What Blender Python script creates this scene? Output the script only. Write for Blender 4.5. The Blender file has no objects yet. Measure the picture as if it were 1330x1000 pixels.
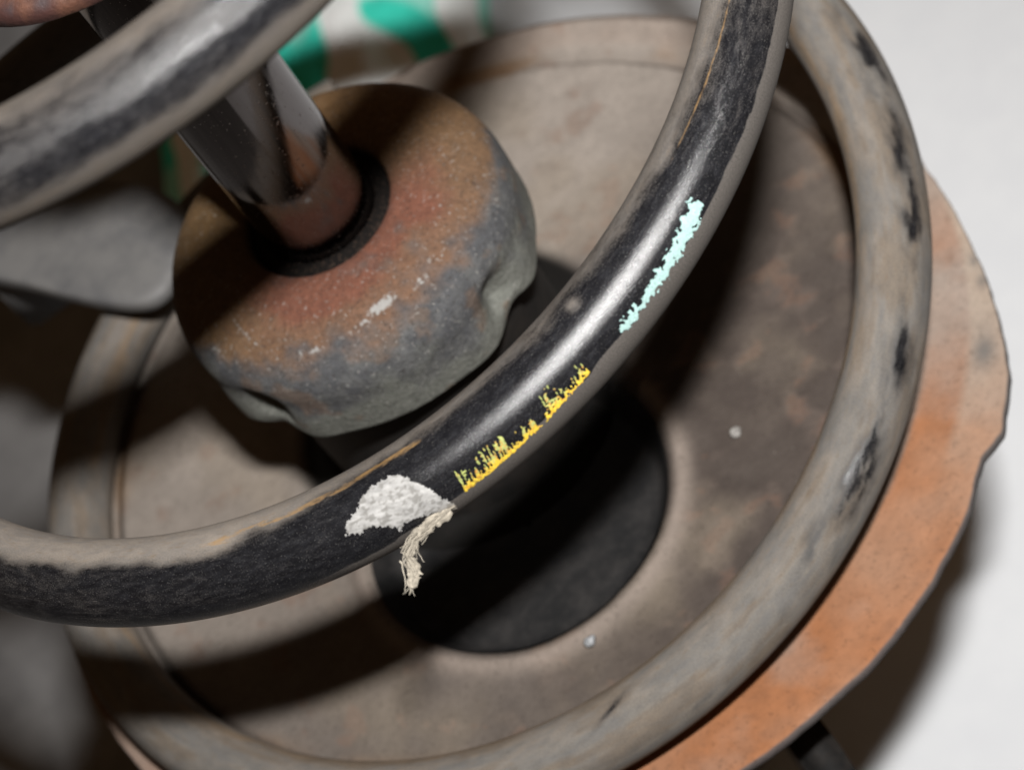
import bpy, math, random
import numpy as np
from mathutils import Vector, Matrix
random.seed(7); RNG = np.random.default_rng(11)
MM = 0.001
sc = bpy.context.scene
COL = sc.collection

# ------------------------------------------------------------------ camera
CAM = np.array([9.902, -290.865, 295.243])
RIGHT = np.array([0.80895, -0.46296, -0.36278])
FWD = np.array([0.0, 0.61694, -0.78701])
FWD /= np.linalg.norm(FWD); RIGHT -= FWD * (RIGHT @ FWD); RIGHT /= np.linalg.norm(RIGHT)
UP = np.cross(RIGHT, FWD)
cd = bpy.data.cameras.new('camera'); cam = bpy.data.objects.new('camera', cd); COL.objects.link(cam)
cd.sensor_fit = 'HORIZONTAL'; cd.sensor_width = 22.3; cd.lens = 2945.1 / 1330 * 22.3
cd.clip_start = 0.01; cd.clip_end = 20
cd.dof.use_dof = True; cd.dof.focus_distance = 0.347; cd.dof.aperture_fstop = 11.5; cd.dof.aperture_blades = 7
M = Matrix(((RIGHT[0], UP[0], -FWD[0], CAM[0] * MM), (RIGHT[1], UP[1], -FWD[1], CAM[1] * MM),
            (RIGHT[2], UP[2], -FWD[2], CAM[2] * MM), (0, 0, 0, 1)))
cam.matrix_world = M
sc.camera = cam

# ------------------------------------------------------------------ world: dim room
w = bpy.data.worlds.new('World'); sc.world = w; w.use_nodes = True
w.node_tree.nodes['Background'].inputs[0].default_value = (1.0, 0.60, 0.32, 1)
w.node_tree.nodes['Background'].inputs[1].default_value = 0.055

# ------------------------------------------------------------------ the camera's pop-up flash, 8 cm above the lens
FL = CAM + 90 * UP - 60 * FWD
ld = bpy.data.lights.new('flash', 'AREA'); ld.shape = 'RECTANGLE'; ld.size = 0.034; ld.size_y = 0.016
ld.energy = 2.15; ld.spread = math.radians(110); ld.color = (1.0, 0.98, 0.96)
lo = bpy.data.objects.new('flash', ld); COL.objects.link(lo)
lo.location = FL * MM
lo.rotation_euler = Vector(np.array([95, 110, -90]) - FL).to_track_quat('-Z', 'Y').to_euler()

sc.view_settings.view_transform = 'Standard'; sc.view_settings.look = 'None'
sc.view_settings.exposure = 0.0; sc.view_settings.gamma = 1.0
sc.render.engine = 'CYCLES'
sc.cycles.use_denoising = True
sc.cycles.max_bounces = 8

# ------------------------------------------------------------------ helpers
def mesh_obj(name, verts, faces, mat, parent=None, smooth=True, scale=MM, attrs=None, uv=None):
    me = bpy.data.meshes.new(name)
    v = np.asarray(verts, float) * scale
    me.from_pydata(v.tolist(), [], [tuple(int(i) for i in f) for f in faces])
    if smooth: me.polygons.foreach_set('use_smooth', [True] * len(me.polygons))
    for k, a in (attrs or {}).items():
        a = np.asarray(a, np.float32)
        if a.ndim == 1:
            at = me.attributes.new(k, 'FLOAT', 'POINT'); at.data.foreach_set('value', a)
        else:
            at = me.attributes.new(k, 'FLOAT_COLOR', 'POINT')
            at.data.foreach_set('color', np.c_[a, np.ones(len(a))].astype(np.float32).ravel())
    if uv is not None:
        l = me.uv_layers.new(name='UVMap'); idx = np.empty(len(me.loops), np.int32)
        me.loops.foreach_get('vertex_index', idx)
        l.data.foreach_set('uv', np.asarray(uv, np.float32)[idx].ravel())
    me.materials.append(mat); me.update()
    o = bpy.data.objects.new(name, me); COL.objects.link(o)
    if parent is not None: o.parent = parent
    return o
def empty(name, loc=(0, 0, 0)):
    o = bpy.data.objects.new(name, None); COL.objects.link(o); o.location = Vector(loc) * MM; o.empty_display_size = .01
    return o
def tag(o, label=None, cat=None, group=None, kind=None):
    for k, v in (('label', label), ('category', cat), ('group', group), ('kind', kind)):
        if v: o[k] = v
    return o
def grid_faces(nu, nv, wrap_v=False, wrap_u=False):
    f = []
    for i in range(nu if wrap_u else nu - 1):
        a = (i % nu) * nv; b = ((i + 1) % nu) * nv
        for j in range(nv if wrap_v else nv - 1):
            k = (j + 1) % nv
            f.append((a + j, b + j, b + k, a + k))
    return f
def ss(e0, e1, x):
    t = np.clip((x - e0) / (e1 - e0), 0, 1); return t * t * (3 - 2 * t)
def vnoise(p, seed=0):
    """value noise, p (n,k<=3) -> 0..1"""
    p = np.asarray(p, float)
    if p.shape[1] == 2: p = np.c_[p, np.zeros(len(p))]
    i = np.floor(p).astype(np.int64); f = p - i; f = f * f * (3 - 2 * f); out = 0
    for dx in (0, 1):
        for dy in (0, 1):
            for dz in (0, 1):
                h = ((i[:, 0] + dx) * 374761393 + (i[:, 1] + dy) * 668265263 + (i[:, 2] + dz) * 1442695041 + seed * 974634777) & 0xffffffff
                h = ((h ^ (h >> 13)) * 1274126177) & 0xffffffff; h = h ^ (h >> 16)
                wgt = (f[:, 0] if dx else 1 - f[:, 0]) * (f[:, 1] if dy else 1 - f[:, 1]) * (f[:, 2] if dz else 1 - f[:, 2])
                out = out + wgt * ((h & 0xffff) / 65535.0)
    return out
def fbm(p, seed=0, octv=4):
    p = np.asarray(p, float); a, s, o = .5, 0., 0.
    for k in range(octv):
        o = o + a * vnoise(p * 2 ** k, seed + k); s += a; a *= .5
    return o / s
def mixc(a, b, t):
    return a * (1 - t[:, None]) + np.asarray(b)[None, :] * t[:, None]

# ------------------------------------------------------------------ node materials
class NT:
    def __init__(self, name):
        self.m = bpy.data.materials.new(name); self.m.use_nodes = True
        self.t = self.m.node_tree; self.b = self.t.nodes['Principled BSDF']
    def n(self, kind, **kw):
        x = self.t.nodes.new(kind)
        for k, v in kw.items(): setattr(x, k, v)
        return x
    def link(self, a, b): self.t.links.new(a, b)
    def val(self, x, sock):
        if isinstance(x, (int, float)): sock.default_value = x
        elif isinstance(x, tuple): sock.default_value = x if len(x) == 4 or len(sock.default_value) == 3 else (*x, 1)
        else: self.link(x, sock)
    def math(self, op, a, b=0., clamp=False):
        x = self.n('ShaderNodeMath', operation=op, use_clamp=clamp); self.val(a, x.inputs[0]); self.val(b, x.inputs[1]); return x.outputs[0]
    def mix(self, f, a, b, blend='MIX'):
        x = self.n('ShaderNodeMix', data_type='RGBA', blend_type=blend)
        self.val(f, x.inputs[0]); self.val(a, x.inputs[6]); self.val(b, x.inputs[7]); return x.outputs[2]
    def attr(self, name):
        return self.n('ShaderNodeAttribute', attribute_name=name)
    def obj(self): return self.n('ShaderNodeTexCoord').outputs['Object']
    def uv(self): return self.n('ShaderNodeTexCoord').outputs['UV']
    def mapping(self, v, scale=(1, 1, 1), loc=(0, 0, 0)):
        x = self.n('ShaderNodeMapping'); self.link(v, x.inputs[0]); x.inputs['Scale'].default_value = scale; x.inputs['Location'].default_value = loc; return x.outputs[0]
    def noise(self, v, scale, detail=5, rough=.6, dist=0.):
        x = self.n('ShaderNodeTexNoise'); self.link(v, x.inputs['Vector']); x.inputs['Scale'].default_value = scale
        x.inputs['Detail'].default_value = detail; x.inputs['Roughness'].default_value = rough; x.inputs['Distortion'].default_value = dist
        return x.outputs['Fac']
    def voro(self, v, scale):
        x = self.n('ShaderNodeTexVoronoi'); self.link(v, x.inputs['Vector']); x.inputs['Scale'].default_value = scale; return x
    def smooth(self, x, lo, hi, a=0., b=1.):
        r = self.n('ShaderNodeMapRange', interpolation_type='SMOOTHSTEP'); self.val(x, r.inputs[0])
        for i, v in enumerate((lo, hi, a, b)): self.val(v, r.inputs[1 + i])
        return r.outputs[0]
    def bump(self, h, strength=.5, dist=.0005):
        x = self.n('ShaderNodeBump'); self.link(h, x.inputs['Height']); x.inputs['Strength'].default_value = strength; x.inputs['Distance'].default_value = dist
        self.link(x.outputs[0], self.b.inputs['Normal'])
    def set(self, **kw):
        names = dict(color='Base Color', rough='Roughness', metal='Metallic', spec='Specular IOR Level', coat='Coat Weight', coat_rough='Coat Roughness', sheen='Sheen Weight')
        for k, v in kw.items(): self.val(v, self.b.inputs[names[k]])
        return self.m

def mat_spring():
    n = NT('spring_paint'); uv = n.uv()
    dust = n.attr('dust').outputs['Fac']; grime = n.attr('grime').outputs['Fac']; och = n.attr('ochre').outputs['Fac']
    streak = n.noise(n.mapping(uv, (.7, 2.2, 1)), .55, 8, .72, .2)
    fine = n.noise(n.mapping(uv, (1, 1.6, 1)), 3.2, 6, .75)
    mid = n.noise(n.mapping(uv, (.35, .8, 1)), .42, 5, .65, .8)
    d = n.math('ADD', dust, n.math('MULTIPLY', n.math('SUBTRACT', streak, .5), .42))
    d = n.math('ADD', d, n.math('MULTIPLY', n.math('SUBTRACT', mid, .5), .55))
    d = n.math('ADD', d, n.math('MULTIPLY', n.math('SUBTRACT', fine, .5), .6))
    d = n.smooth(d, .18, .98)
    g = n.math('ADD', grime, n.math('MULTIPLY', n.math('SUBTRACT', fine, .5), .5)); g = n.smooth(g, .38, .62)
    # dust colours
    dc = n.mix(n.smooth(mid, .35, .65), (.225, .195, .165, 1), (.165, .148, .132, 1))
    dc = n.mix(n.smooth(streak, .5, .75), dc, (.155, .118, .085, 1))
    tint = n.attr('tint'); dc = n.mix(1., dc, tint.outputs['Color'], 'MULTIPLY')
    paint = n.mix(n.smooth(streak, .35, .8), (.005, .0051, .0062, 1), (.017, .0175, .020, 1))
    sp = n.noise(uv, 4.5, 3, .6); spk = n.smooth(sp, .60, .70)
    paint = n.mix(n.math('MULTIPLY', spk, .26), paint, (.3, .29, .27, 1))
    c = n.mix(n.math('MULTIPLY', d, n.smooth(fine, .25, .6, .7, .96)), paint, dc)
    gc = n.mix(n.smooth(fine, .3, .7), (.038, .034, .031, 1), (.105, .095, .086, 1))
    c = n.mix(g, c, gc)
    o = n.math('ADD', och, n.math('MULTIPLY', n.math('SUBTRACT', streak, .5), 1.1)); o = n.smooth(o, .5, .85)
    c = n.mix(n.math('MULTIPLY', o, .6), c, (.25, .145, .05, 1))
    dirt = n.math('MAXIMUM', n.math('MAXIMUM', d, g), o)
    r = n.smooth(dirt, 0., .6, .18, .8)
    r = n.math('ADD', r, n.math('MULTIPLY', n.math('SUBTRACT', fine, .45), .45)); r = n.math('MAXIMUM', r, .12)
    n.set(color=c, rough=r, spec=n.smooth(dirt, 0, .8, .40, .15))
    h = n.math('ADD', n.math('MULTIPLY', dirt, .5), n.math('MULTIPLY', fine, .45))
    n.bump(h, .35, .0003)
    return n.m

def mat_vcol(name, rough=.7, metal=0., fine_scale=900., fine_amt=.5, bump=.4, bdist=.0004, blot=140., blot_amt=.35, spec=.35, speck=None, pits=.25):
    """vertex colour 'col' broken up by grain; 'silver' shows bare metal"""
    n = NT(name); p = n.obj()
    c = n.attr('col').outputs['Color']
    f = n.noise(p, fine_scale, 6, .7); b = n.noise(p, blot, 6, .68, .5)
    k = n.math('ADD', 1., n.math('ADD', n.math('MULTIPLY', n.math('SUBTRACT', f, .5), fine_amt * 2), n.math('MULTIPLY', n.math('SUBTRACT', b, .5), blot_amt * 2)))
    comb = n.n('ShaderNodeCombineColor'); 
    for i in range(3): n.link(k, comb.inputs[i])
    c = n.mix(1., c, comb.outputs[0], 'MULTIPLY')
    pit = n.smooth(n.noise(p, fine_scale * 1.4, 4, .65), .44, .34); c = n.mix(n.math('MULTIPLY', pit, pits), c, (.02, .015, .012, 1))
    if speck:
        s = n.smooth(n.noise(p, speck[0], 3, .6), speck[1], speck[1] + .06)
        c = n.mix(n.math('MULTIPLY', s, speck[3]), c, speck[2])
    si = n.attr('silver').outputs['Fac']
    s2 = n.smooth(n.math('ADD', si, n.math('MULTIPLY', n.math('SUBTRACT', f, .5), 2.2)), .45, .75)
    c = n.mix(n.math('MULTIPLY', s2, .85), c, (.27, .27, .26, 1))
    n.set(color=c, rough=n.math('SUBTRACT', rough, n.math('MULTIPLY', s2, .2)), metal=metal, spec=spec)
    n.bump(n.math('ADD', f, n.math('MULTIPLY', b, .8)), bump, bdist)
    return n.m

def mat_chrome():
    n = NT('chrome_rod'); p = n.obj()
    st = n.noise(n.mapping(p, (1, 1, .06)), 900, 4, .6); sp = n.smooth(n.noise(p, 1500, 3, .6), .64, .7)
    c = n.mix(n.math('MULTIPLY', sp, .5), (.17, .155, .152, 1), (.4, .38, .36, 1))
    n.set(color=c, metal=1.0, rough=n.math('ADD', n.smooth(st, .3, .7, .05, .11), n.math('MULTIPLY', sp, .4)))
    n.b.inputs['Anisotropic'].default_value = .0; n.b.inputs['Anisotropic Rotation'].default_value = .0
    tg = n.n('ShaderNodeTangent', direction_type='RADIAL', axis='Z'); n.link(tg.outputs[0], n.b.inputs['Tangent'])
    n.bump(sp, .05, .0002)
    return n.m
def mat_noise(name, a, b, scale, rough=.8, bump=.3, bdist=.0005, spec=.3, lo=.35, hi=.65):
    n = NT(name); p = n.obj(); f = n.noise(p, scale, 7, .7)
    n.set(color=n.mix(n.smooth(f, lo, hi), (*a, 1), (*b, 1)), rough=rough, spec=spec); n.bump(f, bump, bdist); return n.m
def mat_attr(name, rough=.55, spec=.4, scale=2500, bump=.3):
    n = NT(name); f = n.noise(n.obj(), scale, 4, .7)
    c = n.mix(n.smooth(f, .3, .75), n.attr('col').outputs['Color'], (.08, .075, .065, 1))
    c = n.mix(.3, n.attr('col').outputs['Color'], c)
    n.set(color=c, rough=rough, spec=spec); n.bump(f, bump, .0002); return n.m

# ------------------------------------------------------------------ setting: bench top
ZB = -245.0
mb = mat_noise('grey_bench', (.15, .147, .147), (.21, .206, .203), 35, .75, .15, .001)
s = 900
tag(mesh_obj('bench_top', [(-s, -s, ZB), (s, -s, ZB), (s, s * 1.4, ZB), (-s, s * 1.4, ZB)], [(0, 1, 2, 3)], mb, smooth=False), 'grey worn bench top under everything', None, None, 'structure')

# white paper sheet: gently waved, on the bench
mw = mat_noise('white_paper', (.74, .76, .785), (.77, .79, .81), 60, .8, .06, .0006, .2)
nu, nv = 50, 50
U, V = np.meshgrid(np.linspace(0, 1, nu), np.linspace(0, 1, nv), indexing='ij'); U = U.ravel(); V = V.ravel()
X = -20 + 640 * U; Y = -420 + 900 * V
X = X + 40 * (V - .5)
Zp = ZB + 1.2 + 2.0 * vnoise(np.c_[U * 3, V * 3], 5) * U
tag(mesh_obj('paper_sheet', np.c_[X, Y, Zp], grid_faces(nu, nv), mw), 'large white paper sheet lying under and right of the strut', 'paper')

# ------------------------------------------------------------------ coil spring
KN = np.array([-9.7, -8.8, -7.6, -6.28, -5, -3.8, -3.2, -2.7, -2., 0, 2, 4.5, 6.28, 7.5, 9.0])
ZK = np.array([-69.6, -68.2, -62.9, -51.99, -33.09, -22.5, -13., -3.2, 12.0, 36.63, 59.4, 100.72, 116.42, 121.9, 126.])
SCX, SCY, RW = 4.948, -1.425, 6.8
def spring_z(phi):
    m = np.gradient(ZK, KN); i = np.clip(np.searchsorted(KN, phi) - 1, 0, len(KN) - 2); h = KN[i + 1] - KN[i]; t = (phi - KN[i]) / h
    return (2*t**3-3*t**2+1)*ZK[i] + (t**3-2*t**2+t)*h*m[i] + (-2*t**3+3*t**2)*ZK[i+1] + (t**3-t**2)*h*m[i+1]
def spring_c(phi):
    R = np.interp(phi, [-6.5, -3.5, -1.5, 1.5, 5, 6.5], [92.51, 92.51, 90.73, 90.73, 79.63, 79.63])
    return np.stack([SCX + R * np.sin(phi), SCY - R * np.cos(phi), spring_z(phi)], -1)
def spring_frame(phi):
    phi = np.asarray(phi, float); P = spring_c(phi); T = spring_c(phi + 1e-3) - spring_c(phi - 1e-3); T /= np.linalg.norm(T, axis=-1)[..., None]
    rad = np.stack([np.sin(phi), -np.cos(phi), 0 * phi], -1); rad = rad - T * (rad * T).sum(-1)[..., None]; rad /= np.linalg.norm(rad, axis=-1)[..., None]
    up = np.cross(rad, T); up *= np.sign(up[..., 2])[..., None]
    return P, T, rad, up
def on_spring(phi, al_deg, off=0.):
    P, T, rad, up = spring_frame(phi); a = np.radians(al_deg)
    return P + (RW + np.asarray(off))[..., None] * (np.cos(a)[..., None] * rad + np.sin(a)[..., None] * up)
nphi, na = 1750, 64
PH = np.linspace(-9.55, 8.9, nphi); AL = np.linspace(-180, 180, na, endpoint=False)
P, T, rad, up = spring_frame(PH)
ca, sa = np.cos(np.radians(AL)), np.sin(np.radians(AL))
V3 = P[:, None, :] + RW * (ca[None, :, None] * rad[:, None, :] + sa[None, :, None] * up[:, None, :])
A2, F2 = np.meshgrid(AL, PH); a_ = A2.ravel(); p_ = F2.ravel()
bl = lambda x, c, wd: np.exp(-((x - c) / wd) ** 2)
sn = np.c_[p_ * 14, a_ * .05]
wob = (fbm(sn, 3) - .5); wob2 = fbm(np.c_[p_ * 40, a_ * .12], 9) - .5; wob3 = fbm(np.c_[p_ * 16, a_ * .05], 19) - .5
dust = np.full(p_.shape, .45)
# --- middle turn
mm_ = ss(-2.6, -1.9, p_) * (1 - ss(1.7, 2.4, p_))
up_edge = np.interp(p_, [-1.5, -.8, -.47, -.3, -.1, .2, .45, .6, .8, 1.4], [70, 84, 80, 92, 98, 94, 92, 88, 86, 85])
up_amt = np.interp(p_, [-1.4, -.5, -.25, 0, .25, .45, .65, 1.2], [1.0, .95, .66, .56, .50, .58, .62, .7])
dm = up_amt * ss(-24, 24, a_ - up_edge + 26 * wob)
dm = np.maximum(dm, np.interp(p_, [-1.3, -.7, -.35, -.05, .14, .45, .62, .9], [.27, .22, .15, .11, .08, .13, .22, .28]))
dm = np.maximum(dm, .38 * bl(p_, .215, .018) * bl(a_, 92, 14) * 1.6)
dust = dust * (1 - mm_) + dm * mm_
# --- lowest turn, dusty with black scrapes
lo_ = 1 - ss(-4.2, -3.4, p_)
scr = (ss(-6.08, -5.9, p_) * (1 - ss(-4.95, -4.75, p_))) * bl(a_ + 30 * wob, np.interp(p_, [-6, -5.5, -5], [50, 42, 58]), 17) * ss(-.35, .35, wob3 * 1.6 + wob2 * .7 + .06)
scr = np.maximum(scr, .9 * bl(p_, -6.43, .035) * bl(a_ - (p_ + 6.43) * 300, 89, 4.5))
scr = np.maximum(scr, .7 * bl(p_, -5.15, .1) * bl(a_, 50, 14))
dlow = .80 + .25 * wob2 - .62 * scr - .1 * bl(a_, 20, 15)
dust = dust * (1 - lo_) + dlow * lo_
# --- upper turn
hi_ = ss(4.2, 4.9, p_)
dh = np.interp(a_ + 20 * wob, [-180, -20, 0, 12, 25, 45, 62, 80, 95, 180], [.8, .8, .62, .26, .22, .40, .36, .40, .66, .85]) + .25 * wob
dust = dust * (1 - hi_) + dh * hi_
grime = mm_ * (1 - ss(-4, 4, a_ - np.interp(p_, [-.5, -.2, -.04, .33, .5, .75, 1.2], [-6, 2, 12, 21, 20, 26, 30]) + 8 * wob2)) * np.interp(p_, [-.8, -.4, -.15, 1.2], [.25, .35, .95, 1.])
och = mm_ * (bl(a_ + 16 * wob, 97, 6.5) * (np.interp(p_, [-.62, -.5, -.12, -.06], [0, .8, .85, 0])) + bl(a_, 90, 4) * np.interp(p_, [.42, .52, 1.1], [0, .7, .75]))
tint = np.ones((len(p_), 3))
tint = mixc(tint, (.62, .61, .60), hi_); tint = mixc(tint, (.5, .53, .58), hi_ * bl(a_, 45, 28)); tint = mixc(tint, (.95, .99, 1.02), lo_ * bl(a_, 60, 35))
tint = mixc(tint, (1.1, .92, .72), lo_ * bl(a_ + 12 * wob, 142, 13)); sb = fbm(np.c_[p_ * 7, a_ * .06], 27); tint = mixc(tint, (.80, .86, .92), lo_ * ss(.5, .66, sb) * .8); tint = mixc(tint, (.80, .72, .62), lo_ * (1 - ss(.34, .48, sb)) * .6)
L = np.concatenate([[0], np.cumsum(np.linalg.norm(np.diff(P, axis=0), axis=1))])
UVs = np.c_[np.repeat(L, na) , np.tile(np.radians(AL) * RW, nphi)]
verts = V3.reshape(-1, 3); faces = grid_faces(nphi, na, wrap_v=True)
faces = [f for f in faces]
# rounded cut ends
def endcap(i, sgn):
    global verts, dust, grime, och, tint, UVs
    base = i * na; ids = [base + j for j in range(na)]; prev = ids
    for k, (rr, off) in enumerate(((.93, .35), (.6, .5), (.05, .5))):
        ring = P[i] + sgn * off * T[i] + rr * (V3[i] - P[i]); st = len(verts); verts = np.vstack([verts, ring])
        dust = np.r_[dust, dust[ids]]; grime = np.r_[grime, grime[ids]]; och = np.r_[och, och[ids] * 0]; tint = np.vstack([tint, tint[ids]]); UVs = np.vstack([UVs, UVs[ids]])
        new = list(range(st, st + na))
        for j in range(na):
            j2 = (j + 1) % na; q = (prev[j], new[j], new[j2], prev[j2]); faces.append(q if sgn > 0 else q[::-1])
        prev = new
    faces.append(tuple(prev[::-1] if sgn < 0 else prev))
endcap(0, -1); endcap(nphi - 1, 1)
spring = mesh_obj('coil_spring', verts, faces, mat_spring(), attrs=dict(dust=dust, grime=grime, ochre=och, tint=tint), uv=UVs)
tag(spring, 'dusty black steel coil spring with yellow and pale blue paint marks', 'spring')

# --- pale blue paint mark and torn label: little cells kept where a mask says so, with rolled edges
def cell_patch(ph0, ph1, a0, a1, mask, height, cell=.17):
    nu = int((ph1 - ph0) * 92 / cell); nv = int(math.radians(a1 - a0) * RW / cell)
    pu = np.linspace(ph0, ph1, nu); pv = np.linspace(a0, a1, nv); Pp, Aa = np.meshgrid(pu, pv, indexing='ij'); Pp = Pp.ravel(); Aa = Aa.ravel()
    mk = mask(Pp, Aa); h = height(Pp, Aa)
    X = on_spring(Pp, Aa, np.where(mk > 0, h, .0)); fs = [q for q in grid_faces(nu, nv) if sum(mk[list(q)] > 0) >= 3]
    used = sorted({i for q in fs for i in q}); mp = {j: i for i, j in enumerate(used)}
    return X[used], [tuple(mp[i] for i in q) for q in fs], Pp[used], Aa[used]
def yel_mask(p, a):
    lo_a = np.interp(p, [-.094, 0, .07, .155], [6, 9, 12, 17]) + 5 * (fbm(np.c_[p * 260, 0 * a], 62) - .5)
    tall = np.interp(p, [-.097, -.09, -.05, .0, .045, .052, .065, .075, .10, .125, .156, .162], [2, 14, 18, 17, 20, 3, 3, 18, 15, 8, 13, 0])
    sp = fbm(np.c_[p * 500 - a * .16, .06 * a], 63, 3); sp2 = vnoise(np.c_[p * 800 - a * .26, .06 * a], 64)
    up_ = tall * (.30 + 1.7 * ss(.3, .8, sp) + .9 * sp2 * ss(.3, .7, sp)) * .95
    hole = fbm(np.c_[p * 400 - a * .15, a * .35], 66, 2); t = (a - lo_a) / np.maximum(up_, .1)
    thr = np.interp(p, [-.1, .0, .05, .16], [.92, .88, .76, .70]) - .08 * np.clip(t, 0, 1)
    return np.where((hole > thr) | (a < lo_a) | (p < -.096) | (p > .158), -1, up_ - (a - lo_a))
v, f, pp, aa = cell_patch(-.10, .165, 2, 45, yel_mask, lambda p, a: .06 + .12 * fbm(np.c_[p * 500, a * .5], 67), .15)
lo_a = np.interp(pp, [-.094, 0, .07, .155], [9, 11, 14, 19]); hgt = (aa - lo_a) / 14.
nc = fbm(np.c_[pp * 300, aa * .4], 68)
c = np.tile(np.array([.66, .46, .03]), (len(pp), 1)); c = mixc(c, (.33, .37, .11), ss(.25, .8, hgt + .9 * (nc - .5))); c = mixc(c, (.50, .20, .015), ss(.58, .70, fbm(np.c_[pp * 240, aa * .5], 69)) * .8)
c = mixc(c, (.09, .07, .03), ss(.58, .72, fbm(np.c_[pp * 600, aa * .9], 70)) * .6)
tag(mesh_obj('paint_mark', v, f, mat_attr('yellow_marker_paint', .65), spring, smooth=False, attrs=dict(col=c)), 'brushed yellow paint mark along the wire')

def blue_mask(p, a):
    ce = np.interp(p, [.23, .27, .32, .37, .43, .452], [23, 24, 25, 26, 32, 36]); hw = np.interp(p, [.228, .24, .27, .30, .34, .40, .43, .447, .455], [3, 5, 6.5, 7.5, 10, 10, 12, 10, 2])
    n1 = fbm(np.c_[p * 200, a * .3], 21, 3) - .5; n2 = vnoise(np.c_[p * 420 + a * .5, a * .25], 8) - .5
    m = hw * .95 - np.abs(a - ce) + 18 * n1 + 7 * n2
    hole = fbm(np.c_[p * 330 + 9, a * .5], 33, 2)
    return np.where((hole > .80) | (p < .2285) | (p > .454), -1, m)
v, f, pp, aa = cell_patch(.225, .46, 2, 56, blue_mask, lambda p, a: .14 + .1 * fbm(np.c_[p * 500, a * .9], 2))
cb = np.array([.27, .41, .395])[None] * (.75 + .5 * fbm(np.c_[pp * 400, aa * .7], 14))[:, None]
tag(mesh_obj('paint_mark', v, f, mat_attr('pale_blue_paint', .6), spring, smooth=False, attrs=dict(col=cb)), 'pale blue paint mark smeared along the wire')

poly = np.array([(-.280, 40), (-.268, 55), (-.243, 61), (-.232, 72), (-.205, 79), (-.168, 77), (-.152, 66), (-.136, 46), (-.128, 28), (-.120, 4), (-.122, -12), (-.150, 6), (-.172, 14), (-.195, 18), (-.205, 12), (-.213, 22), (-.235, 36), (-.255, 34)])
def inpoly(p, a):
    x = p * 92 * 1.; y = np.radians(a) * RW; q = poly.copy(); qx = q[:, 0] * 92; qy = np.radians(q[:, 1]) * RW
    ins = np.zeros(len(p), bool); dmin = np.full(len(p), 1e9)
    for i in range(len(q)):
        x0, y0, x1, y1 = qx[i], qy[i], qx[i - 1], qy[i - 1]
        cr = ((y0 > y) != (y1 > y)) & (x < (x1 - x0) * (y - y0) / (y1 - y0 + 1e-12) + x0); ins ^= cr
        t = np.clip(((x - x0) * (x1 - x0) + (y - y0) * (y1 - y0)) / ((x1 - x0) ** 2 + (y1 - y0) ** 2), 0, 1)
        dmin = np.minimum(dmin, np.hypot(x - x0 - t * (x1 - x0), y - y0 - t * (y1 - y0)))
    return np.where(ins, dmin, -dmin)
lab_mask = lambda p, a: inpoly(p, a) + .7 * (fbm(np.c_[p * 160, a * .22], 5) - .5) + .8 * (fbm(np.c_[p * 420, a * .5], 6) - .5)
v, f, pp, aa = cell_patch(-.30, -.10, -25, 88, lab_mask, lambda p, a: .14 + .07 * vnoise(np.c_[p * 40, a * .05], 12), .14)
fb = fbm(np.c_[pp * 130 + aa * .35, aa * .10 - pp * 40], 17, 3); f3 = fbm(np.c_[pp * 150, aa * .3], 44, 3)
cw = np.array([.29, .287, .28])[None] * (.6 + .8 * fb)[:, None]; cw = mixc(cw, (.12, .115, .105), ss(.50, .66, f3) * .6)
cw = mixc(cw, (.40, .35, .27), ss(15, -5, aa) * .8) if False else mixc(cw, (.24, .205, .155), (1 - ss(-8, 14, aa)) * .7)
label = mesh_obj('label_remnant', v, f, mat_attr('torn_label', .9, .15, 700, .05), spring, smooth=True, attrs=dict(col=cw))
tag(label, 'torn white paper label remnant stuck to the wire')
# hanging frayed strip
path = np.array([(-7.2, -98.2, 34.9), (-11.2, -98.2, 34.7), (-14.3, -98.5, 34.4), (-16.6, -99.4, 33.6), (-16.9, -101.5, 31.9), (-19.0, -103.0, 30.9)])
tt = np.array([0, .2, .42, .6, .82, 1.])
v, f, c = [], [], []
def fibre(pts, r0, col):
    n = len(pts); st = len(v)
    for k in range(n):
        d = pts[min(k + 1, n - 1)] - pts[max(k - 1, 0)]; d = d / (np.linalg.norm(d) + 1e-9); s1 = np.cross(d, FWD); s1 /= np.linalg.norm(s1) + 1e-9; s2 = np.cross(d, s1)
        rr = r0 * (1 - .6 * k / (n - 1))
        for j in range(3):
            an = 2.094 * j; v.append(pts[k] + rr * (math.cos(an) * s1 + math.sin(an) * s2)); c.append(col)
    for k in range(n - 1):
        for j in range(3): f.append((st + 3*k + j, st + 3*k + (j + 1) % 3, st + 3*k + 3 + (j + 1) % 3, st + 3*k + 3 + j))
rng2 = np.linspace(0, 1, 46); nw = 11
ctr = np.stack([np.interp(rng2, tt, path[:, k]) for k in range(3)], -1)
ctr = ctr + np.stack([np.convolve(np.pad(ctr[:, k], 4, 'edge'), np.ones(9) / 9, 'valid') - ctr[:, k] for k in range(3)], -1)
hw_ = np.interp(rng2, [0, .12, .3, .5, .68, .85, 1], [.9, 1.1, .75, .7, 1.05, 1.2, .5])
st = 0
gv = []
for i in range(46):
    d_ = ctr[min(i + 1, 45)] - ctr[max(i - 1, 0)]; d_ /= np.linalg.norm(d_); sd = np.cross(d_, FWD); sd /= np.linalg.norm(sd)
    for j in range(nw):
        x_ = (j / (nw - 1) * 2 - 1); e_ = hw_[i] * (1 + .7 * (vnoise(np.array([[i * .55, 3. * (x_ > 0)]]), 23)[0] - .5))
        gv.append(ctr[i] + sd * x_ * e_ - FWD * (.45 * (vnoise(np.array([[i * .35, j * .5]]), 29)[0] - .5) + .35 * (1 - x_ * x_)))
for q_ in grid_faces(46, nw):
    if vnoise(np.array([[q_[0] // nw * .5, q_[0] % nw * .9]]), 41)[0] < .80: f.append(q_)
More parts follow.
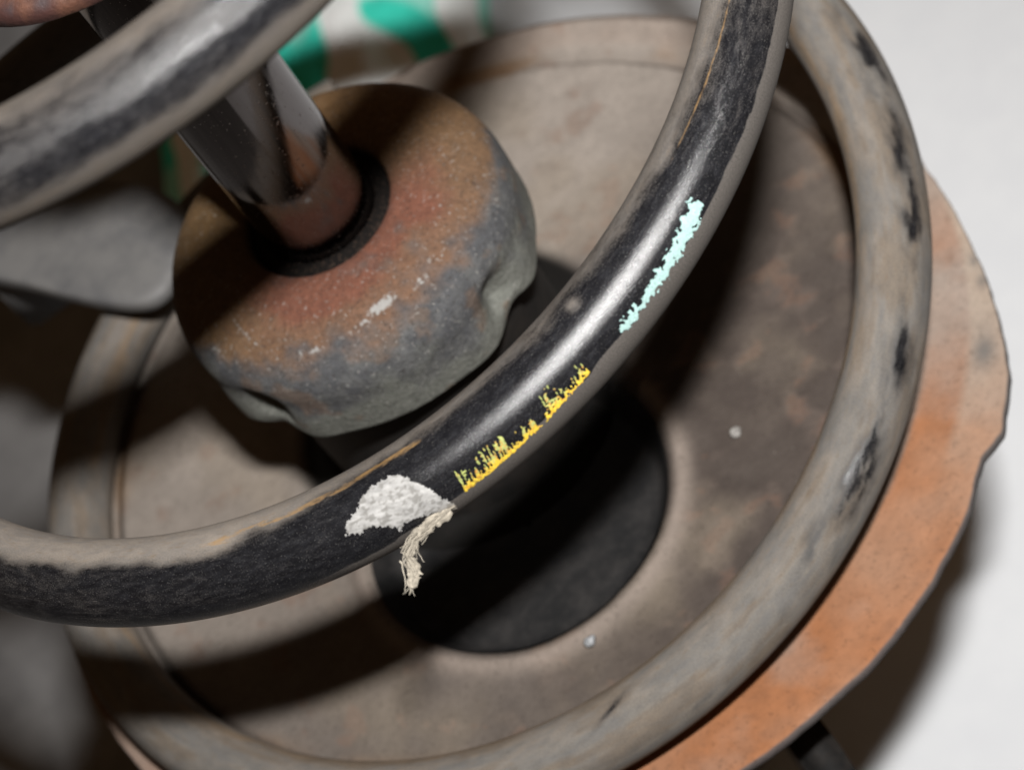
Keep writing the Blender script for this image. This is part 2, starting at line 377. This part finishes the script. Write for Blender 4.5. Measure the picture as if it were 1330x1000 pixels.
v += gv; c += [np.array([.30, .27, .22]) * (.6 + .8 * vnoise(np.array([[i * .13, (i % nw) * .8]]), 47)[0]) for i in range(len(gv))]
wide = lambda t: np.interp(t, [0, .2, .42, .6, .8, 1], [.35, .75, .85, 1.15, 1.25, .5])
for i in range(70):
    t0 = random.uniform(-.05, .75); t1 = min(1.04, t0 + random.uniform(.15, .4)); ts = np.linspace(max(t0, 0), t1, 7)
    base = np.stack([np.interp(ts, tt, path[:, k]) for k in range(3)], -1)
    o = RNG.normal(size=3) * .5; o2 = o + RNG.normal(size=3) * .30
    lw = wide(ts)[:, None]; ofs = (o[None] * (1 - ((ts - ts[0]) / (ts[-1] - ts[0]))[:, None]) + o2[None] * ((ts - ts[0]) / (ts[-1] - ts[0]))[:, None]) * lw
    g = random.uniform(.75, 1.15)
    fibre(base + ofs + RNG.normal(size=(7, 3)) * .11, random.uniform(.09, .2), np.array([.30, .27, .22]) * g)
for i in range(40):   # whiskers that stand out
    t0 = random.uniform(.45, .98); b = np.array([np.interp(t0, tt, path[:, k]) for k in range(3)]); d = (-RIGHT * random.uniform(-.9, 1.3) - UP * random.uniform(.2, 1.) + FWD * random.uniform(-.4, .4)); d /= np.linalg.norm(d)
    ln = random.uniform(.5, 1.5); ks = np.linspace(0, 1, 5)[:, None]
    fibre(b + d * ln * ks - UP * .5 * ks ** 2 + RNG.normal(size=(5, 3)) * .05, .09, np.array([.29, .265, .22]))
mesh_obj('frayed_strip', v, f, mat_attr('paper_fibre', .9, .15, 1800), label, smooth=False, attrs=dict(col=np.array(c)))

# ------------------------------------------------------------------ strut: rod, cap, tube, spring seat
strut = empty('strut_damper', (0, 0, ZB))
tag(strut, 'rusty strut damper with chrome rod, domed cap and dished spring plate', 'strut')
inv = Matrix.Translation(Vector((0, 0, -ZB * MM)))
def part(name, verts, faces, mat, parent=None, **kw):
    o = mesh_obj(name, verts, faces, mat, parent or strut, **kw)
    if parent is None: o.matrix_parent_inverse = inv
    return o
def lathe(prof, n=96, cx=0, cy=0):
    prof = np.asarray(prof, float); t = np.linspace(0, 2 * np.pi, n, endpoint=False)
    v = np.stack([cx + prof[:, None, 0] * np.sin(t)[None], cy - prof[:, None, 0] * np.cos(t)[None], np.repeat(prof[:, None, 1], n, 1)], -1).reshape(-1, 3)
    return v, grid_faces(len(prof), n, wrap_v=True)
v, f = lathe([(0.01, -40), (11, -40), (11, -10), (11, 40), (11, 100), (11, 112), (10, 113), (0.01, 113)], 128)
part('piston_rod', v, f, mat_chrome())

# cap: rusty dome with a crimped grey skirt
RM, ZS, ZC, R0 = 34.4, -12.2, -21.8, 14.3
prof = [(12.0, -9), (13.6, -8.0), (14.0, -5), (14.05, -1.6), (14.4, -.5), (15.0, -.05)]
for a in np.linspace(.04, math.pi / 2, 46): prof.append((15.2 + (RM - 15.2) * math.sin(a) ** .84, ZS * (1 - math.cos(a) ** .84)))
for z in np.linspace(ZS - .4, ZC, 22): prof.append((RM, z))
prof += [(RM - .3, ZC - .5), (RM - 1.2, ZC - .7), (RM - 2.4, ZC - .4), (RM - 3, ZC + 2), (RM - 3.4, ZC + 8)]
n = 420; v, f = lathe(prof, n); prof = np.array(prof)
az = np.tile(np.degrees(np.linspace(0, 2 * np.pi, n, endpoint=False)), len(prof)); az = (az + 180) % 360 - 180
ri = np.repeat(prof[:, 0], n); zi = v[:, 2].copy(); ring = np.repeat(np.arange(len(prof)), n)
def wrapd(a, c): return (a - c + 180) % 360 - 180
dr = np.zeros(len(v)); dz = np.zeros(len(v))
sk = ss(-8, -15, zi) if False else ss(8, 15, -zi)
for c0, dep, wd in ((-57, 3.6, 6.5), (31, 3.4, 6.5), (120, 3, 6.5), (-150, 3, 6.5)):
    g = np.exp(-(wrapd(az, c0) / wd) ** 2)
    dr -= dep * g * sk * (1 - .75 * ss(16.5, 20.5, -zi)); dz += 1.6 * np.exp(-(wrapd(az, c0 + 4) / (wd * .9)) ** 2) * ss(17, 21.5, -zi)
    dr += .9 * np.exp(-(wrapd(az, c0 - 14) / 8) ** 2) * ss(12, 18, -zi)
    dr += .9 * np.exp(-(wrapd(az, c0 + 14) / 8) ** 2) * ss(12, 18, -zi)
outer = (ring > 5)
P2 = np.c_[v[:, 0], v[:, 1], v[:, 2]] / 9.
nz = fbm(P2, 51) - .5; n2 = fbm(P2 * 3.5, 61) - .5
dr += np.where(outer, .3 * nz + .2 * n2, .15 * n2); dz += np.where(outer, .2 * nz + .15 * n2, 0)
k = (ri + dr) / ri; v[:, 0] *= k; v[:, 1] *= k; v[:, 2] += dz
rr = np.hypot(v[:, 0], v[:, 1]); d = -zi
col = np.tile(np.array([.11, .064, .034]), (len(v), 1))                      # brown rust
col = mixc(col, (.135, .085, .035), ss(-20, -90, az) if False else ss(20, 90, np.abs(wrapd(az, -125))) * 0 + ss(95, 20, np.abs(wrapd(az, -120))) * 0)
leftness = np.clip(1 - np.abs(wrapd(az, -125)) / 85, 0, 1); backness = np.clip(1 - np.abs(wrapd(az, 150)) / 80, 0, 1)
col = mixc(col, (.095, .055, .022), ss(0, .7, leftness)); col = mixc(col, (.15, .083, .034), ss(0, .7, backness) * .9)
red = np.clip(1 - np.abs(wrapd(az, 2)) / 95, 0, 1)
col = mixc(col, (.118, .046, .028), ss(0, .5, red) * ss(26.5, 20, rr) if False else ss(0, .5, red) * (1 - ss(20.5, 27.5, rr + 9 * nz + 5 * n2)))
col = mixc(col, (.115, .062, .038), ss(.1, .8, red) * ss(22, 25, rr + 5 * nz) * .8)
gb = np.interp(np.abs(wrapd(az, -5)), [0, 60, 85, 120, 180], [2.6, 4.2, 7.5, 12.5, 14.0])
greyf = ss(-2.4, 2.8, d - gb + 6 * nz + 7 * n2)
grey = np.tile(np.array([.072, .073, .073]), (len(v), 1)); grey = mixc(grey, (.052, .053, .056), ss(-.1, .12, n2)); grey = mixc(grey, (.108, .111, .098), ss(11, 18, d + 18 * nz + 8 * n2))
col = col * (1 - greyf[:, None]) + grey * greyf[:, None]
col = mixc(col, (.11, .07, .045), greyf * ss(.08, .2, fbm(P2 * 2 + 7, 71) - .5) * .5)
col = mixc(col, (.02, .016, .013), 1 - ss(2.5, 4.5, ring.astype(float)))    # inside of the hole
silver = np.zeros(len(v))
for a0, r0, wa, wr, am in ((-1, 26.8, 7.5, 1.2, 1.), (-10, 27.6, 3, .8, .8), (80, 27.6, 6, 1.1, .55), (-64, 26.2, 2.2, 2.6, .75), (16, 28.2, 5, .8, .7), (-30, 29.0, 4, .7, .7), (-36, 29.4, 2.5, 1.0, .6), (-72, 31, 3, .8, .6), (24, 27.0, 3, .8, .6)):
    silver = np.maximum(silver, am * np.exp(-((wrapd(az, a0 + (rr - r0) * (6 if a0 in (-64, 80) else 0)) / wa) ** 2 + ((rr - r0) / wr) ** 2)) * (d < 11))
part('cap', v, f, mat_vcol('rusty_cap', .78, 0., 1100., .65, .8, .0005, 330., .42, .3, speck=(1500., .62, (.30, .29, .27, 1), .5), pits=.6), attrs=dict(col=col, silver=silver))

# gritty dust seal between rod and cap
v, f = lathe([(10.6, -2.4), (11.2, -.9), (12.2, -1.3), (13.2, -1.7), (14.2, -2.3), (14.2, -6), (10.6, -6)], 260)
q = v / .8; v = v + np.c_[np.zeros((len(v), 2)), .9 * (fbm(q, 131, 3) - .5)]
part('dust_seal', v, f, mat_noise('gritty_black', (.006, .005, .0045), (.045, .03, .022), 1500, .95, .6, .0006, .1, .5, .72))

# tube under the cap: black paint, darkened further to stand in for shade
v, f = lathe([(29.5, -15), (29.5, -30), (28, -34), (28, -60), (28, -79), (27.5, -150), (27.5, -200), (26.5, -229.5), (0.01, -229.5)], 96)
mt = mat_noise('tube_black_shaded', (.006, .0055, .005), (.016, .013, .011), 120, .8, .4, .0006)
part('damper_tube', v, f, mt)

# spring seat: stamped plate on a slight tilt
PZ = lambda y: -71.0 - .055 * y
RX, RY, RR = -3.5, -33.5, 31.5      # black pocket
rim_pts = np.array([(-180, 99.5), (-120, 101), (-60, 103), (-20, 104), (0, 106), (12, 107), (25, 107.5), (33, 107.0), (36, 106.2), (38.5, 106.2), (41.5, 108.6), (48, 107.6), (56, 104.8), (68, 101), (78, 99), (92, 99.5), (120, 99.5), (150, 98.5), (180, 99.5)])
naz = 600; T_ = np.linspace(-180, 180, naz, endpoint=False)
Ro = np.interp(T_, rim_pts[:, 0], rim_pts[:, 1]) + .25 * (vnoise(np.c_[T_ * .5, 0 * T_], 3) - .5) + .5 * (vnoise(np.c_[T_ * .12, 0 * T_], 8) - .5) + .25 * (fbm(np.c_[T_ * 1.1, 0 * T_], 18) - .5)
fr = np.concatenate([np.linspace(27.5, 80, 76), np.linspace(80.6, 90, 18), np.linspace(91, 99, 9)])
tr = np.linspace(.12, 1, 9)
rows = [np.full(naz, r0) for r0 in fr] + [99 + (Ro - 99) * t for t in tr]
Rg = np.array(rows); Tg = np.radians(T_)[None].repeat(len(rows), 0)
Xg = SCX * ss(30, 80, Rg) + Rg * np.sin(Tg); Yg = SCY * ss(30, 80, Rg) - Rg * np.cos(Tg)
def seat_h(x, y, R):
    h = 3.2 * (1 - ss(83.5, 87, R)) + .5 * ss(91, 99, R)
    azl = np.degrees(np.arctan2(x - SCX, -(y - SCY))); h = h + 3.6 * np.exp(-((R - 95.5) / 2.9) ** 2) * ss(92, 112, azl) * (1 - ss(160, 168, azl))
    h = h + 5 * (1 - ss(28, 36, R))                             # collar round the tube
    dd = np.hypot(x - RX, (y - RY)) - RR
    h = h + 1.9 * np.exp(-((dd - 2.2) / 2.4) ** 2) - 7.5 * (1 - ss(-4.0, .4, dd)) * (R > 26)
    q = np.c_[x.ravel(), y.ravel()] / 16.
    return h + (.8 * (fbm(q, 81) - .5)).reshape(h.shape) + (.35 * (fbm(q * 5, 83) - .5)).reshape(h.shape)
Zg = PZ(Yg) + seat_h(Xg, Yg, Rg)
top = np.stack([Xg, Yg, Zg], -1)
e1 = top[-1].copy(); cen = np.array([SCX, SCY, 0]); od = e1 - cen; od[:, 2] = 0; od /= np.linalg.norm(od, axis=1)[:, None]
extra = [e1 + od * .35 - [0, 0, .5], e1 + od * .45 - [0, 0, 2.6], e1 - od * .2 - [0, 0, 3.2], e1 - od * 8 - [0, 0, 4.2], e1 - od * 30 - [0, 0, 12]]
allr = np.concatenate([top, np.array(extra)], 0); nr = len(allr)
vt = allr.reshape(-1, 3); f = [(a, d_, c_, b) for (a, b, c_, d_) in grid_faces(nr, naz, wrap_v=True)]
x, y = vt[:, 0], vt[:, 1]; R = np.hypot(x - SCX, y - SCY); azv = np.degrees(np.arctan2(x - SCX, -(y - SCY)))
q = np.c_[x, y] / 22.; n1 = fbm(q, 91) - .5; n2 = fbm(q * 3, 93) - .5; n3 = fbm(q * 9, 95) - .5
beige = np.array([.235, .205, .178]); 
col = np.tile(beige, (len(vt), 1))
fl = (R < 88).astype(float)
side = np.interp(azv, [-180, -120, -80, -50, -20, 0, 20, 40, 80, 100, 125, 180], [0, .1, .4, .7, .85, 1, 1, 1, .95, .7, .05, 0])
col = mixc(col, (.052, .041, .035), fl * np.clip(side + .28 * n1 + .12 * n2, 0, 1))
col = mixc(col, (.12, .095, .05), fl * ss(.05, .3, n1 + .5 * n2) * .12)
col = mixc(col, (.16, .125, .105), fl * ss(.05, .25, n2) * .25)
col = mixc(col, (.15, .075, .045), ss(.19, .26, n2 + .4 * n3) * .22)
col = mixc(col, (.18, .09, .03), bl(R, 86, 2.5) * ss(-.1, .2, n1) * .9)
rust = ss(90.5, 92.5, R) * np.interp(azv, [-180, -60, -30, 0, 38, 52, 62, 66, 74, 80, 180], [.2, .4, .6, 1, 1, .55, .15, .55, .2, .1, .15])
col = mixc(col, (.25, .106, .048), np.clip(rust * (1 + 1.2 * n1 + .8 * n2), 0, 1)); col = mixc(col, (.13, .065, .04), ss(95, 99, R) * ss(.06, .22, n3 + .6 * n2) * .25)
pale = ss(99, 101, R) * np.interp(azv, [-40, 36, 44, 58, 70, 100, 180], [0, 0, .55, .8, .7, .3, .3]); col = mixc(col, (.30, .25, .20), np.clip(pale + .8 * n1, 0, 1))
col = mixc(col, (.10, .095, .09), ss(99, 101, R) * (bl(azv, 51, 2.2) * bl(R, 103, 2.3) * .9 + bl(azv, 60, 1.0) * bl(R, 103, 1.2) * .7 + bl(azv, 63, .8) * bl(R, 102, 1.) * .7))
col = mixc(col, (.005, .0045, .004), (1 - ss(34, 39, np.hypot(x, y))))  # shade round the tube foot, put into the plate colour as near-black
col = mixc(col, (.17, .085, .03), bl(R, 89.5, 2.2) * ss(95, 115, azv) * ss(-.25, .1, n1) * .8)
lipd = np.hypot(x - RX, y - RY) - RR; col = mixc(col, (.19, .157, .134), bl(lipd, 2.9, 1.9) * .9 * (np.hypot(x, y) > 41))
ringi = np.repeat(np.arange(nr), naz); col = mixc(col, (.085, .09, .095), (ringi >= len(top)).astype(float) * .85)
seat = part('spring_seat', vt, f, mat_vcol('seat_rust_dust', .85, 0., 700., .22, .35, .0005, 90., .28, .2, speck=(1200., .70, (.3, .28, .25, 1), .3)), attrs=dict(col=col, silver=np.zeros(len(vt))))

# black pocket liner, a shallow cup set in the plate
rings = []; nn = 120
for t in np.r_[np.linspace(.02, .86, 14), .9, .94, .97, 1.0]:
    a = np.linspace(0, 2 * np.pi, nn, endpoint=False); xx = RX + RR * t * np.sin(a); yy = RY - RR * t * np.cos(a)
    dd = np.hypot(xx - RX, yy - RY) - RR
    zz = PZ(yy) + 3.2 - 6.6 * (1 - ss(-4.0, .4, dd)) + .9 * ss(-3, 0, dd) + .45
    rings.append(np.stack([xx, yy, zz], -1))
vv = np.array(rings).reshape(-1, 3)
mp_ = mat_noise('black_pocket', (.007, .007, .0074), (.026, .024, .023), 160, .6, .3, .0005, .35, .35, .75)
pk = part('pocket_liner', vv, [(a, d_, c_, b) for (a, b, c_, d_) in grid_faces(len(rings), nn, wrap_v=True)] + [tuple(range(nn))], mp_, parent=seat)
tag(pk, 'round black pocket pressed into the plate')

# clamp bracket under the plate
def box(x0, x1, y0, y1, z0, z1, b=1.2):
    import bmesh
    bm = bmesh.new(); bmesh.ops.create_cube(bm, size=1)
    for q_ in bm.verts: q_.co = Vector(((x0 + x1) / 2 + q_.co.x * (x1 - x0), (y0 + y1) / 2 + q_.co.y * (y1 - y0), (z0 + z1) / 2 + q_.co.z * (z1 - z0)))
    bmesh.ops.bevel(bm, geom=bm.edges[:], offset=b, segments=2, affect='EDGES'); bm.verts.index_update()
    v = [tuple(q_.co) for q_ in bm.verts]; f = [[q_.index for q_ in fc.verts] for fc in bm.faces]; bm.free(); return v, f
mk = mat_noise('black_bracket', (.006, .006, .006), (.016, .013, .011), 150, .6, .4, .0006)
for xa in (-20, 12):
    v, f = box(xa, xa + 8, -100, -20, -215, -96); part('clamp_ear', v, f, mk)
# ------------------------------------------------------------------ rusty stop on the rod
mr = mat_vcol('red_rust', .6, 0., 1300., .45, .5, .0004, 300., .35, .4)
prof = [(11.3, 92), (11.3, 86.5), (14, 85.6), (22, 85.2), (25.2, 85.4), (26, 86.2), (26.1, 88), (25.5, 89.4), (23.5, 90.3), (20, 91.2), (15.5, 94), (12.5, 96.5), (11.4, 97)]
v, f = lathe(prof, 180); q = v / 5.; nzz = fbm(q, 31) - .5; v[:, 2] += .5 * nzz
col = np.tile(np.array([.045, .018, .015]), (len(v), 1)); col = mixc(col, (.085, .036, .022), ss(-.02, .18, nzz)); col = mixc(col, (.04, .027, .028), ss(.02, .2, fbm(q * 2, 37) - .5))
stop = tag(mesh_obj('stop_washer', v, f, mr, attrs=dict(col=col, silver=ss(.2, .3, fbm(q * 4, 39) - .5) * .6)), 'red rusty washer on the chrome rod at the upper left corner', 'washer')

# ------------------------------------------------------------------ grit on the plate
import bmesh
def pebble(name, loc, r, m, label, cat='pebble', group=None):
    bm = bmesh.new(); bmesh.ops.create_icosphere(bm, subdivisions=3, radius=1)
    vv = np.array([q_.co[:] for q_ in bm.verts]); ff = [[q_.index for q_ in fc.verts] for fc in bm.faces]; bm.free()
    vv = vv * (1 + 1.1 * (fbm(vv * 1.3 + loc[0], 5) - .5))[:, None] * np.array([1, .85, .7]) * r + np.array(loc)
    return tag(mesh_obj(name, vv, ff, m), label, cat)
mpb = mat_noise('pale_stone', (.16, .15, .14), (.34, .33, .31), 900, .7)
mpg = mat_noise('grey_stone', (.09, .095, .10), (.3, .31, .32), 900, .45)
pebble('grit_grain', (38.9, -50.2, PZ(-51) + 4.0), 1.15, mpb, 'small pale grit grain on the brown plate right of the wire')
pebble('grit_grain', (-6.2, -69.6, PZ(-70) + 4.6), 1.25, mpg, 'small shiny grey grit grain beside the black pocket edge')

# ------------------------------------------------------------------ green checked cloth behind
def mat_cloth():
    n = NT('green_check_cloth'); uv = n.uv(); sep = n.n('ShaderNodeSeparateXYZ'); n.link(uv, sep.inputs[0])
    def band(x, off):
        fr_ = n.math('FRACT', n.math('ADD', x, off)); return n.smooth(n.math('ABSOLUTE', n.math('SUBTRACT', fr_, .5)), .27, .32, 1., 0.)
    a = band(sep.outputs[0], .0); b = band(sep.outputs[1], .0)
    c = n.mix(a, (.88, .90, .89, 1), (.05, .68, .52, 1)); c = n.mix(n.math('MULTIPLY', b, .35), c, (.8, .88, .85, 1))
    wv = n.noise(n.obj(), 1500, 3, .6); n.set(color=c, rough=.85, spec=.2); n.bump(wv, .3, .0004); return n.m
nu, nv = 90, 70
U, V = np.meshgrid(np.linspace(0, 1, nu), np.linspace(0, 1, nv), indexing='ij'); U = U.ravel(); V = V.ravel()
# local frame: along image-right and image-up directions as they lie on the bench
ex = np.array([.75, -.66]); ey = np.array([.42, .91])
o0 = np.array([-60, 250.])
XY = o0 + np.outer(U * 128, ex) + np.outer(V * 170, ey)
Zc = ZB + 4 + 24 * np.sin(np.pi * np.clip(U * 1.02, 0, 1)) ** .6 * np.sin(np.pi * np.clip(V * 1.0, 0, 1)) ** .6 + 16 * fbm(np.c_[U * 4, V * 3.5], 101) * ss(0, .15, V) + 3 * np.sin(U * 19 + V * 6) * ss(0, .2, U) * ss(0, .2, V)
tag(mesh_obj('checked_cloth', np.c_[XY, Zc], grid_faces(nu, nv), mat_cloth(), uv=np.c_[U * 128 / 38 + V * .9 + .7 * fbm(np.c_[U * 5, V * 5], 103, 2), V * 170 / 90 + .5 * fbm(np.c_[U * 4, V * 4], 104, 2)]), 'crumpled green and white checked cloth behind the spring plate', 'cloth')

# ------------------------------------------------------------------ stop tab: a grey lobe bent up over the end of the wire, welded to the plate rim
out = np.array([(-108, 150), (-92, 118), (-69, 92), (-56, 71.5), (-47, 60), (-40, 56.5), (-33, 62), (-25, 73), (-28, 86), (-40, 101), (-60, 122), (-84, 148)], float)
def smooth_closed(p, it=3):
    for _ in range(it):
        q = np.roll(p, -1, 0); p = np.stack([.75 * p + .25 * q, .25 * p + .75 * q], 1).reshape(-1, 2)
    return p
op = smooth_closed(out); cn = op.mean(0); nn = len(op); rr_ = []
zt = lambda p: -51 - .0 * p[:, 0]
for k_, z_ in ((.05, .3), (.5, .3), (.8, .2), (.93, 0), (.985, -.3), (1.0, -1.2), (1.0, -3.6), (.98, -4.2), (.6, -4.2)):
    p_o = cn + (op - cn) * k_; rr_.append(np.c_[p_o, -51 + z_ + .5 * (fbm(p_o / 8., 7) - .5)])
vb = np.array(rr_).reshape(-1, 3); fb_ = grid_faces(len(rr_), nn, wrap_v=True) + [tuple(range(nn))] + [tuple(range(len(vb) - 1, len(vb) - nn - 1, -1))]
mg = mat_noise('dull_grey_steel', (.085, .085, .088), (.14, .137, .133), 55, .6, .25, .0006, .35)
o = mesh_obj('stop_tab', vb, fb_, mg, seat); tag(o, 'grey rounded tab at the back left of the plate')
v, f = box(-74, -58, 100, 106, -80, -53, 1.5); mesh_obj('tab_leg', v, f, mg, seat)
